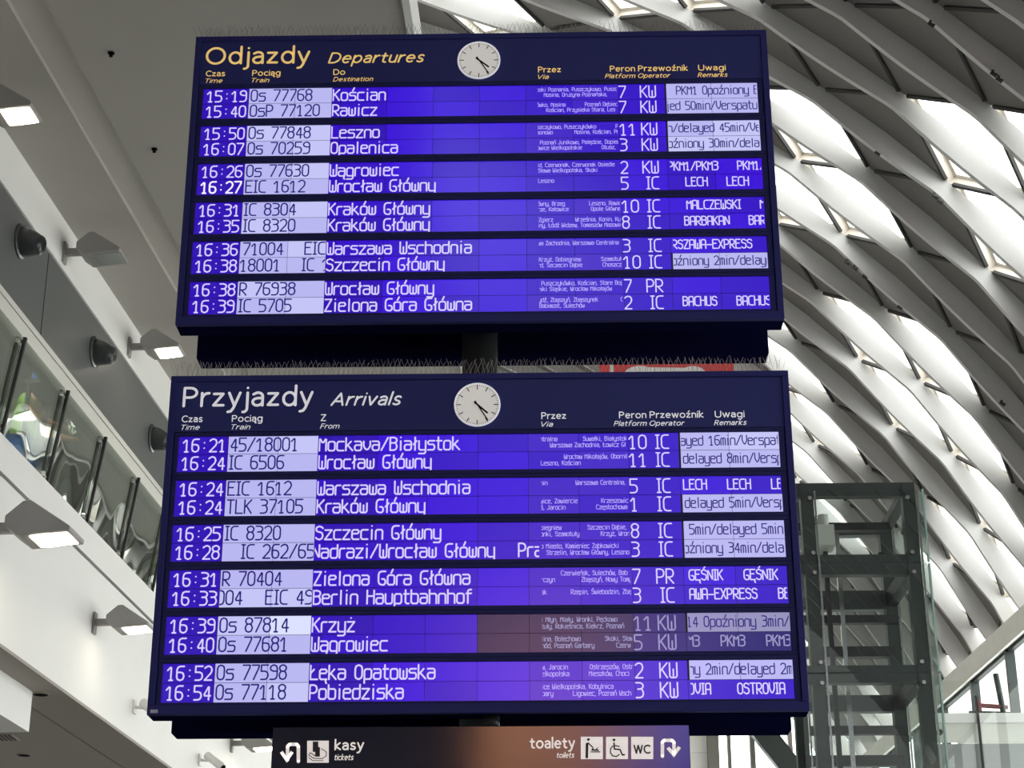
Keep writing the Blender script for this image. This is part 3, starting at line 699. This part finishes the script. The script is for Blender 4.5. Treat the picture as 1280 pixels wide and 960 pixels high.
# ------------------------------------------------------------ wall lamps
def wall_lamp(al, z, lit, label, group, k=1.0):
    base = wl(al, 0, z); t = thing('wall_lamp', label, 'lamp', base, group)
    R = lambda a, o, h: (WA*a+WP*o+Vector((0, 0, h)))*k
    b = MB(); b.box(-.045, .045, 0, .025, -.12, .10, R); b.build('wall_plate', M_lamp, t, bevel=.004)
    b = MB(); b.box(-.03, .03, .025, .20, -.035, .03, R); b.build('arm', M_lamp, t, bevel=.004)
    prof = [(.17, -.035), (.17, .035), (.28, .13), (.33, .135), (.60, -.045), (.60, -.075), (.26, -.10)]
    b = MB(); b.prism([R(-.16, o, h) for o, h in prof], WA*.32*k)
    hd = b.build('head', M_lamp, t, bevel=.006)
    b = MB(); lens = [R(-.12, .33, -.097), R(.12, .33, -.097), R(.13, .40, -.092), R(.12, .575, -.079), R(-.12, .575, -.079), R(-.13, .40, -.092)]
    lens = [p+Vector((0, 0, -.004)) for p in lens]
    b.prism(lens, (0, 0, .01)); b.build('lens', M_lit if lit else M_unlit, hd)
    return t
up = [(-38, 115), (80, 313), (160, 442)]
UPZ = 9.42
for i, (px, py) in enumerate(up):
    al, _ = onwall(px, py)
    wall_lamp(al, UPZ if i else UPZ+.02, i != 1, ['lit grey floodlight on the pale strip nearest the top left corner', 'unlit grey floodlight on the pale strip above the round nozzles', 'lit grey floodlight on the pale strip beside the upper board corner'][i], 'floodlights along the upper strip')
low = [(-14, 640), (117, 778), (288, 940)]
for i, (px, py) in enumerate(low):
    al, z = onwall(px, py)
    wall_lamp(al, 6.24, True, ['large lit grey floodlight on the white wall just below the gallery glass', 'lit grey floodlight on the white wall touching the arrivals board edge', 'small lit grey floodlight on the white wall beside the direction sign'][i], 'floodlights along the lower wall', 1.3 if i == 0 else 1.0)
# ------------------------------------------------------------ air nozzles
for i, (px, py) in enumerate([(28, 302), (120, 440), (192, 548)]):
    al, z = onwall(px, py); z = 9.0-.02*0
    z = onwall(px, py)[1]
    t = thing('air_nozzle', ['round dark air nozzle in the grey band, nearest the picture edge', 'round dark air nozzle in the grey band below the second floodlight', 'round dark air nozzle in the grey band next to the arrivals board'][i], 'air nozzle', wl(al, -.02, z), 'air nozzles in the grey band')
    R = lambda a, o, h: WA*a+WP*o+Vector((0, 0, h))
    b = MB(); b.tube([R(0, 0, 0), R(0, .015, 0), R(0, .03, 0)], [.165, .165, .14], 28); b.build('flange', M_noz, t)
    d = (WP*1.0-WA*.22+Vector((0, 0, -.36))).normalized(); c = R(0, .02, 0)
    b = MB(); b.tube([c, c+d*.05, c+d*.12, c+d*.19, c+d*.20, c+d*.20, c+d*.12], [.135, .135, .115, .092, .09, .076, .074], 28); b.build('barrel', M_noz, t, smooth=True)
    b = MB(); b.tube([c+d*.10, c+d*.195], .078, 24); b.build('bore', M_black, t)
# ------------------------------------------------------------ security cameras
for i, (px, py, flip) in enumerate([(167, 884, -1), (249, 950, 1)]):
    al, z = onwall(px, py); t = thing('security_camera', ['small white security camera on the white wall tucked behind the arrivals board corner', 'white security camera on the white wall left of the smallest floodlight'][i], 'camera', wl(al, 0, z), 'security cameras on the white wall')
    R = lambda a, o, h: WA*a+WP*o+Vector((0, 0, h))
    b = MB(); b.box(-.05, .05, 0, .02, -.07, .07, R); b.build('wall_plate', M_white, t)
    b = MB(); b.tube([R(0, .02, 0), R(0, .10, -.01), R(-.02, .13, .01)], .018, 10); b.build('bracket', M_white, t)
    a = R(.02, .09, .06); e = R(-.12, .33, -.12) if i else R(-.05, .30, -.13)
    b = MB(); b.tube([a, a+(e-a)*.85, e], [.05, .05, .045], 16); b.build('body', M_white, t, smooth=False)
    d = (e-a).normalized(); b = MB(); b.tube([e-d*.002, e+d*.006], .036, 16); b.build('lens', M_black, t)
# ------------------------------------------------------------ downlights and sprinklers
for i, (px, py) in enumerate([(51, 867), (30, 943)]):
    P = onZ(px, py, SZ); t = thing('downlight', ['round dark recessed downlight near the soffit edge', 'dark recessed downlight at the bottom left corner of the soffit'][i], 'downlight', P, 'downlights in the soffit')
    b = MB(); b.tube([(0, 0, 0), (0, 0, -.012)], .085, 24); b.build('ring', M_soffit, t)
    b = MB(); b.tube([(0, 0, -.010), (0, 0, -.014)], .068, 24); b.build('lens', M_black, t)
P = onZ(8, 921, SZ); t = thing('ceiling_vent', 'square dark vent in the soffit below the white beam', 'vent', P)
b = MB(); b.box(-.28, .10, -.16, .16, -.012, 0); b.build('frame', M_soffit, t)
b = MB(); [b.box(-.26+k*.045, -.24+k*.045, -.14, .14, -.016, -.011) for k in range(8)]; b.build('louvre', M_groove, t)
for i, (px, py) in enumerate([(139, 66), (193, 186)]):
    P = onZ(px, py, WZ['top']); t = thing('sprinkler', ['tiny dark sprinkler on the flat ceiling, nearer the top of the picture', 'tiny dark sprinkler on the flat ceiling close to the departures board'][i], 'sprinkler', P, 'sprinklers on the flat ceiling')
    b = MB(); b.tube([(0, 0, 0), (0, 0, -.008)], .028, 12); b.tube([(0, 0, -.008), (0, 0, -.035)], [.008, .016], 8); b.build('body', M_black, t)

# ------------------------------------------------------------ gallery balustrade
bal = thing('glass_balustrade', 'glass balustrade with slim steel posts along the gallery', 'balustrade', wl(15, 0, WZ['gl0']))
bl = lambda a, o, z: wl(a, o, z)-bal.location
posts = [13.2*1.1+1.285*i for i in range(-4, 14)]
p0 = onwall(9.5, 535)[0]; p1 = onwall(157, 702)[0]
step = (p1-p0)/3
posts = [p0+step*i for i in range(-4, 12)]
for i, al in enumerate(posts):
    b = MB(); b.bar(bl(al, -.055, WZ['gl0']+.0), bl(al, .075, WZ['gl1']-.03), .03, .03, up=WP); po = b.build('post', M_liftd, bal)
    b = MB()
    for z in (WZ['gl0']+.12, WZ['gl1']-.08): q = -.10+(z-WZ['gl0'])*.13; b.tube([bl(al+.05, q, z), bl(al+.05, q+.035, z)], .026, 12); b.tube([bl(al-.05, q, z), bl(al-.05, q+.035, z)], .026, 12); b.box(al-.06, al+.06, q+.02, q+.04, z-.015, z+.015, bl)
    b.build('clamp', M_chrome, po)
    if i+1 < len(posts):
        b = MB(); b.box(al+.012, posts[i+1]-.012, .002, .014, WZ['gl0']+.005, WZ['gl1']-.01, lambda a, o, z: bl(a, o-.10+(z-WZ['gl0'])*.13, z)); b.build('glass_pane', M_bg, bal)
b = MB(); b.bar(bl(posts[0]-1, -.06, WZ['gl1']-.04), bl(posts[-1]+1, -.06, WZ['gl1']-.04), .05, .05); b.build('handrail', M_liftd, bal)

# ------------------------------------------------------------ lift shaft
LY = 19.0
lx0 = onY(1003, 700, LY).x; lx1 = onY(1156, 650, LY).x; lzt = onY(1080, 612, LY).z
lift = thing('lift_shaft', 'free-standing glass lift shaft in a dark steel frame right of the arrivals board', 'lift', ((lx0+lx1)/2, LY, 0))
lx = (lx1-lx0)/2; LDp = 1.7
zl = [onY(1080, y, LY).z for y in (612, 691, 716, 830, 852, 985, 1010)]
ZT = lzt+.10
post = []
for (x, y) in ((-lx+.10, .12), (lx-.14, .12), (-lx+.10, LDp-.12), (lx-.14, LDp-.12)):
    b = MB(); b.box(x-.07, x+.07, y-.07, y+.07, 0, ZT-.02); b.build('post', M_lift, lift)
    b = MB(); b.box(x+.075, x+.095, y-.09, y-.07, 0, ZT-.1); b.build('trim_strip', M_chrome, lift)
for (z0, z1) in ((ZT-.15, ZT), (zl[2], zl[1]), (zl[4], zl[3]), (zl[6], zl[5])):
    for (y0, y1) in ((.06, .18), (LDp-.18, LDp-.06)):
        b = MB(); b.box(-lx-.15, lx-.07, y0, y1, z0, z1); b.build('beam', M_lift, lift)
    for x in (-lx+.04, lx-.2):
        b = MB(); b.box(x, x+.12, .18, LDp-.18, z0+.03, z1-.03); b.build('beam', M_liftd, lift)
for z in ((ZT+zl[1])/2-.05, (zl[2]+zl[3])/2, (zl[4]+zl[5])/2):
    b = MB(); b.box(-lx+.1, lx-.14, LDp-.2, LDp-.08, z-.06, z+.06); b.build('back_rail', M_liftd, lift)
    b = MB(); b.box(-lx+.1, lx-.2, .9, 1.0, z+.18, z+.27); b.build('back_rail', M_liftd, lift)
top = lzt
for (z1, z0) in ((lzt, (zl[1]+zl[2])/2+.01), ((zl[1]+zl[2])/2-.01, (zl[3]+zl[4])/2+.01), ((zl[3]+zl[4])/2-.01, (zl[5]+zl[6])/2+.01), ((zl[5]+zl[6])/2-.01, .1)):
    b = MB(); b.quad((-lx-.1, 0, z0), (lx, 0, z0), (lx, 0, z1), (-lx-.1, 0, z1)); g = b.build('glass_pane', M_lg, lift, fix=False)
    b = MB(); b.quad((lx, 0, z0), (lx, LDp, z0), (lx, LDp, z1), (lx, 0, z1)); b.build('glass_pane', M_lg, lift, fix=False)
    b = MB(); b.box(lx-.004, lx+.014, -.014, .03, z0, z1); b.build('pane_edge', M_edge, lift)
    b = MB()
    for x in (-lx+.12, lx-.17):
        for z in (z1-.10, z0+.10): b.tube([(x, -.03, z), (x, .06, z)], .022, 12)
    b.build('glass_fixing', M_chrome, g)
for x in (-lx+.36, -lx+.50):
    b = MB(); b.box(x, x+.05, .8, .86, 0, ZT-.35); b.build('guide_rail', M_liftd if x < -lx+.4 else M_chrome, lift)
b = MB(); b.box(-lx+.24, -lx+.46, .55, .85, lzt-.46, lzt-.22); b.tube([(-lx+.35, .6, lzt-.22), (-lx+.35, .6, lzt-.10)], .06, 12); b.build('hoist_motor', M_cream, lift)
b = MB(); b.tube([(lx-.42, .6, lzt-.58), (lx-.36, .6, lzt-.58)], .04, 10); b.box(lx-.40, lx-.30, .58, .66, lzt-.60, lzt-.56); b.build('limit_switch', M_black, lift)

# ------------------------------------------------------------ bridge parapet on the right
PY = 24.0
q0 = onY(1160, 900, PY); q1 = onY(1300, 884, PY)
par = thing('bridge_parapet', 'grey panelled parapet with white cap rail at the bottom right', 'parapet', (q0.x, PY, q0.z-1.6))
L = q1.x-q0.x
b = MB(); b.box(0, L, -.05, .05, 1.55, 1.68); b.build('cap_rail', M_white, par, bevel=.01)
b = MB(); b.box(0, L, 0, .02, 1.30, 1.55); b.build('upper_panel', M_conc, par)
b = MB(); b.box(0, L, .01, .03, 0, 1.285); b.build('lower_panel', mat('grey_panel', S(150, 152, 150), .4), par)
xq = onY(1222, 920, PY).x-q0.x
b = MB(); b.box(xq, xq+.03, -.08, -.05, 0, 1.9); b.build('post', M_liftd, par)
b = MB(); b.quad((.0, -.09, 0), (L, -.09, 0), (L, -.09, 2.1), (0, -.09, 2.1)); b.build('glass_pane', M_fg, par, fix=False)
b = MB(); b.tube([(.12, -.1, 1.42), (.12, -.06, 1.42)], .04, 14); b.build('door_stop', M_black, par)
rp = onY(1222, 887, PY+1.2)
t = thing('pipe_bracket', 'dark red and grey pipe bracket beyond the glass above the white cap rail', 'bracket', rp)
b = MB(); b.tube([(0, 0, .06), (.42, 0, .03)], .03, 10); b.tube([(.02, 0, -.02), (.02, 0, .14)], .04, 10); b.build('red_pipe', mat('dark_red_paint', S(120, 62, 62), .5), t)
b = MB(); b.tube([(-.12, 0, -.05), (.55, 0, -.07)], .035, 10); b.tube([(.36, 0, -.12), (.30, 0, .5)], .04, 10); b.build('grey_pipe', M_lift, t)
b = MB(); b.box(-.3, .9, -.1, .1, -.9, -.17); b.build('plinth', M_conc, t)

# ------------------------------------------------------------ red banner between the boards, far back
BYY = 30.0
u0 = onY(749, 440, BYY); u1 = onY(919, 492, BYY)
ban = thing('hanging_banner', 'red advertising banner with white arcs seen between the two boards', 'banner', ((u0.x+u1.x)/2, BYY, u1.z))
bw = u1.x-u0.x; bh = u0.z-u1.z
b = MB(); b.box(-bw/2, bw/2, 0, .04, 0, bh); b.build('panel', mat('banner_red', S(178, 52, 50), .6, emit=S(178, 50, 48), estr=.25), ban)  # faint glow added to the banner red
b = MB()
def bl2(px, py): P = onY(px, py, BYY); return Vector((P.x-ban.location.x, P.z-ban.location.z))
for (cx_, cy_, r_) in ((800, 476, 22), (866, 472, 17)):
    pts = [bl2(cx_+r_*1.1*math.cos(a), cy_-r_*.85*math.sin(a)) for a in [math.pi*i/16 for i in range(17)]]
    b.quad(*[(p.x, -.004, p.y) for p in pts])
p4 = [bl2(800, 490), bl2(866, 490), bl2(866, 460), bl2(800, 459)]
b.quad(*[(p.x, -.006, p.y) for p in p4]); b.build('white_motif', M_white, ban, fix=False)
b = MB(); p4 = [bl2(762, 490), bl2(767, 490), bl2(767, 441), bl2(762, 441)]; b.quad(*[(p.x, -.005, p.y) for p in p4]); b.build('tan_stripe', M_frame, ban, fix=False)
b = MB()
for x in (-bw/2+.1, bw/2-.1): b.tube([(x, .02, bh), (x, .02, bh+5.5)], .008, 6)
b.build('cable', M_mast, ban)

# ------------------------------------------------------------ glowing screen added out of view to tint the mirroring sign and rows
def refl(px, py, Y=-21.6):
    P = onY(px, py, 11.45)-EYE; k = (11.45-Y+11.45-0)/11.45
    k = (2*11.45-Y)/11.45 if False else (11.45+(11.45-Y))/11.45
    return Vector((P.x*k, Y, 1.6+P.z*k))
a = refl(585, 985); c = refl(880, 768)
rscreen = thing('reflection_screen', 'large glowing screen added out of view on the rear wall for its reflection', 'screen', ((a.x+c.x)/2, a.y, a.z))
aw = abs(c.x-a.x); ah = c.z-a.z
b = MB(); b.box(-aw/2-.15, aw/2+.15, -.25, -.01, -.15, ah+.15); b.build('frame', M_liftd, rscreen)
m = bpy.data.materials.new('reflection_screen_glow'); m.use_nodes = True; n = m.node_tree.nodes; l = m.node_tree.links
bs = n['Principled BSDF']; bs.inputs['Base Color'].default_value = (.02, .02, .02, 1)
tc = n.new('ShaderNodeTexCoord'); sx = n.new('ShaderNodeSeparateXYZ'); mr = n.new('ShaderNodeMapRange'); cr = n.new('ShaderNodeValToRGB')
l.new(tc.outputs['Object'], sx.inputs[0]); l.new(sx.outputs[0], mr.inputs[0]); mr.inputs[1].default_value = -aw/2; mr.inputs[2].default_value = aw/2
l.new(mr.outputs[0], cr.inputs[0]); e = cr.color_ramp.elements
e[0].position = 0; e[0].color = (.35, .17, .08, 1); e[1].position = 1; e[1].color = (.30, .25, 1.3, 1)
q = e.new(.12); q.color = (1, .42, .2, 1); q = e.new(.5); q.color = (.8, .36, .25, 1); q = e.new(.72); q.color = (.45, .28, .75, 1)
l.new(cr.outputs[0], bs.inputs['Emission Color']); bs.inputs['Emission Strength'].default_value = 6.6
b = MB(); b.quad((-aw/2, 0, 0), (aw/2, 0, 0), (aw/2, 0, ah), (-aw/2, 0, ah)); b.build('screen', m, rscreen, fix=False)

# ------------------------------------------------------------ person behind the gallery glass
def person():
    al, _ = onwall(36, 464, -.72); base = wl(al, -.72, 7.05)
    t = thing('person', 'person in lime shirt and blue shorts leaning behind the gallery glass with a blue bag', 'person', base)
    R = lambda a, o, h: WA*a+WP*o+Vector((0, 0, h))
    J = {'pel': (0, 0, .86, .13), 'wai': (.0, .01, 1.02, .12), 'che': (.02, .05, 1.25, .14), 'nk': (.03, .09, 1.42, .055), 'hd': (.03, .12, 1.52, .08), 'hd2': (.03, .13, 1.62, .085),
         'hl': (-.09, 0, .82, .085), 'kl': (-.10, .04, .46, .06), 'al': (-.10, -.02, .08, .042), 'tl': (-.10, .12, .04, .035),
         'hr': (.09, 0, .82, .085), 'kr': (.11, .02, .46, .06), 'ar': (.12, -.03, .08, .042), 'tr': (.12, .11, .04, .035),
         'sl': (-.16, .05, 1.34, .06), 'el': (-.24, .16, 1.12, .042), 'wl': (-.12, .36, 1.06, .03), 'fl': (-.06, .42, 1.05, .022),
         'sr': (.2, .05, 1.34, .06), 'er': (.30, .16, 1.13, .042), 'wr': (.30, .38, 1.06, .03), 'fr': (.31, .44, 1.05, .022)}
    E = [('pel', 'wai'), ('wai', 'che'), ('che', 'nk'), ('nk', 'hd'), ('hd', 'hd2'), ('pel', 'hl'), ('hl', 'kl'), ('kl', 'al'), ('al', 'tl'), ('pel', 'hr'), ('hr', 'kr'), ('kr', 'ar'), ('ar', 'tr'),
         ('che', 'sl'), ('sl', 'el'), ('el', 'wl'), ('wl', 'fl'), ('che', 'sr'), ('sr', 'er'), ('er', 'wr'), ('wr', 'fr')]
    def skin(name, keys, edges, m, parent, infl=1.0):
        me = bpy.data.meshes.new(name); me.from_pydata([tuple(R(*J[k][:3])) for k in keys], [(keys.index(a), keys.index(c)) for a, c in edges], [])
        o = bpy.data.objects.new(name, me); COL.objects.link(o); o.parent = parent
        md = o.modifiers.new('skin', 'SKIN'); sv = me.skin_vertices[0] if me.skin_vertices else None
        if not me.skin_vertices:
            bm = bmesh.new(); bm.from_mesh(me); bm.verts.layers.skin.verify(); bm.to_mesh(me); bm.free()
        for i, k in enumerate(keys):
            v = me.skin_vertices[0].data[i]; v.radius = (J[k][3]*infl, J[k][3]*infl); v.use_root = (i == 0)
        o.modifiers.new('sub', 'SUBSURF').levels = 2; o.modifiers['sub'].render_levels = 2
        me.materials.append(m); return o
    ks = list(J)
    sk = mat('skin_tone', S(196, 150, 120), .6)
    skin('body', ks, E, sk, t)
    # fingers curled over the rail
    for s, k in ((-1, 'fl'), (1, 'fr')):
        b = MB()
        for f in range(5):
            p = R(*J[k][:3])+WA*(.02*(f-2)); ln = (.05, .07, .075, .07, .055)[f]
            b.tube([p, p+WP*ln*.5+Vector((0, 0, .01)), p+WP*ln+Vector((0, 0, -.02))], [.010, .009, .007], 8)
        b.build('fingers', sk, t, smooth=True)
    J['sl2'] = (-.2, .11, 1.22, .06); J['sr2'] = (.25, .11, 1.23, .06); J['ht'] = (0, 0, .92, .14)
    skin('shirt', ['che', 'wai', 'ht', 'sl', 'sl2', 'sr', 'sr2'], [('che', 'wai'), ('wai', 'ht'), ('che', 'sl'), ('sl', 'sl2'), ('che', 'sr'), ('sr', 'sr2')], mat('lime_shirt', S(150, 205, 90), .7, noise=.2, nscale=9), t, 1.16)
    J['kl2'] = (-.1, .03, .56, .08); J['kr2'] = (.11, .02, .56, .08)
    skin('shorts', ['pel', 'hl', 'kl2', 'hr', 'kr2'], [('pel', 'hl'), ('hl', 'kl2'), ('pel', 'hr'), ('hr', 'kr2')], mat('blue_shorts', S(40, 110, 190), .7), t, 1.18)
    b = MB(); c = R(.03, .12, 1.62); b.tube([c+Vector((0, 0, -.06)), c+Vector((0, 0, .02)), c+Vector((0, 0, .08)), c+Vector((0, 0, .105))], [.088, .098, .075, .02], 16); b.build('hair', mat('brown_hair', S(70, 50, 38), .7), t, smooth=True)
    b = MB()
    f = R(.03, .215, 1.57)
    b.tube([f+Vector((0, 0, .02)), f+WP*.025+Vector((0, 0, -.015))], [.008, .014], 8)
    for s in (-1, 1): b.tube([R(.03+.03*s, .20, 1.60), R(.03+.03*s, .212, 1.60)], .010, 8)
    b.tube([R(.0, .206, 1.525), R(.06, .206, 1.525)], .006, 6); b.build('face_features', mat('face_detail', S(110, 70, 60), .6), t, smooth=True)
    ba, bz_ = onwall(52, 470, -.36); bagp = wl(ba, -.40, bz_-.15)
    g = thing('blue_bag', 'bright blue bag resting on the rail beside the person in lime', 'bag', bagp)
    b = MB(); b.prism([WA*x+Vector((0, 0, z)) for x, z in ((-.16, 0), (.16, 0), (.19, .14), (.14, .30), (-.12, .33), (-.19, .18))], WP*.16); b.build('pouch', mat('bag_blue', S(40, 120, 205), .5), g, bevel=.03)
    b = MB(); b.tube([WA*-.1+Vector((0, 0, .3))+WP*.08, WA*-.05+Vector((0, 0, .44))+WP*.08, WA*.08+Vector((0, 0, .42))+WP*.08, WA*.1+Vector((0, 0, .28))+WP*.08], .012, 8); b.build('strap', M_black, g, smooth=True)
    b = MB(); b.box(-.3, .3, -.02, .18, -.045, 0, lambda x, y, z: WA*x+WP*y+Vector((0, 0, z))); b.box(-.28, -.24, 0, .04, -.55, -.045, lambda x, y, z: WA*x+WP*y+Vector((0, 0, z))); b.box(.24, .28, 0, .04, -.55, -.045, lambda x, y, z: WA*x+WP*y+Vector((0, 0, z)))
    tag(b.build('side_table', M_liftd), 'low dark shelf standing behind the gallery glass under the blue bag', 'shelf').location = bagp
person()
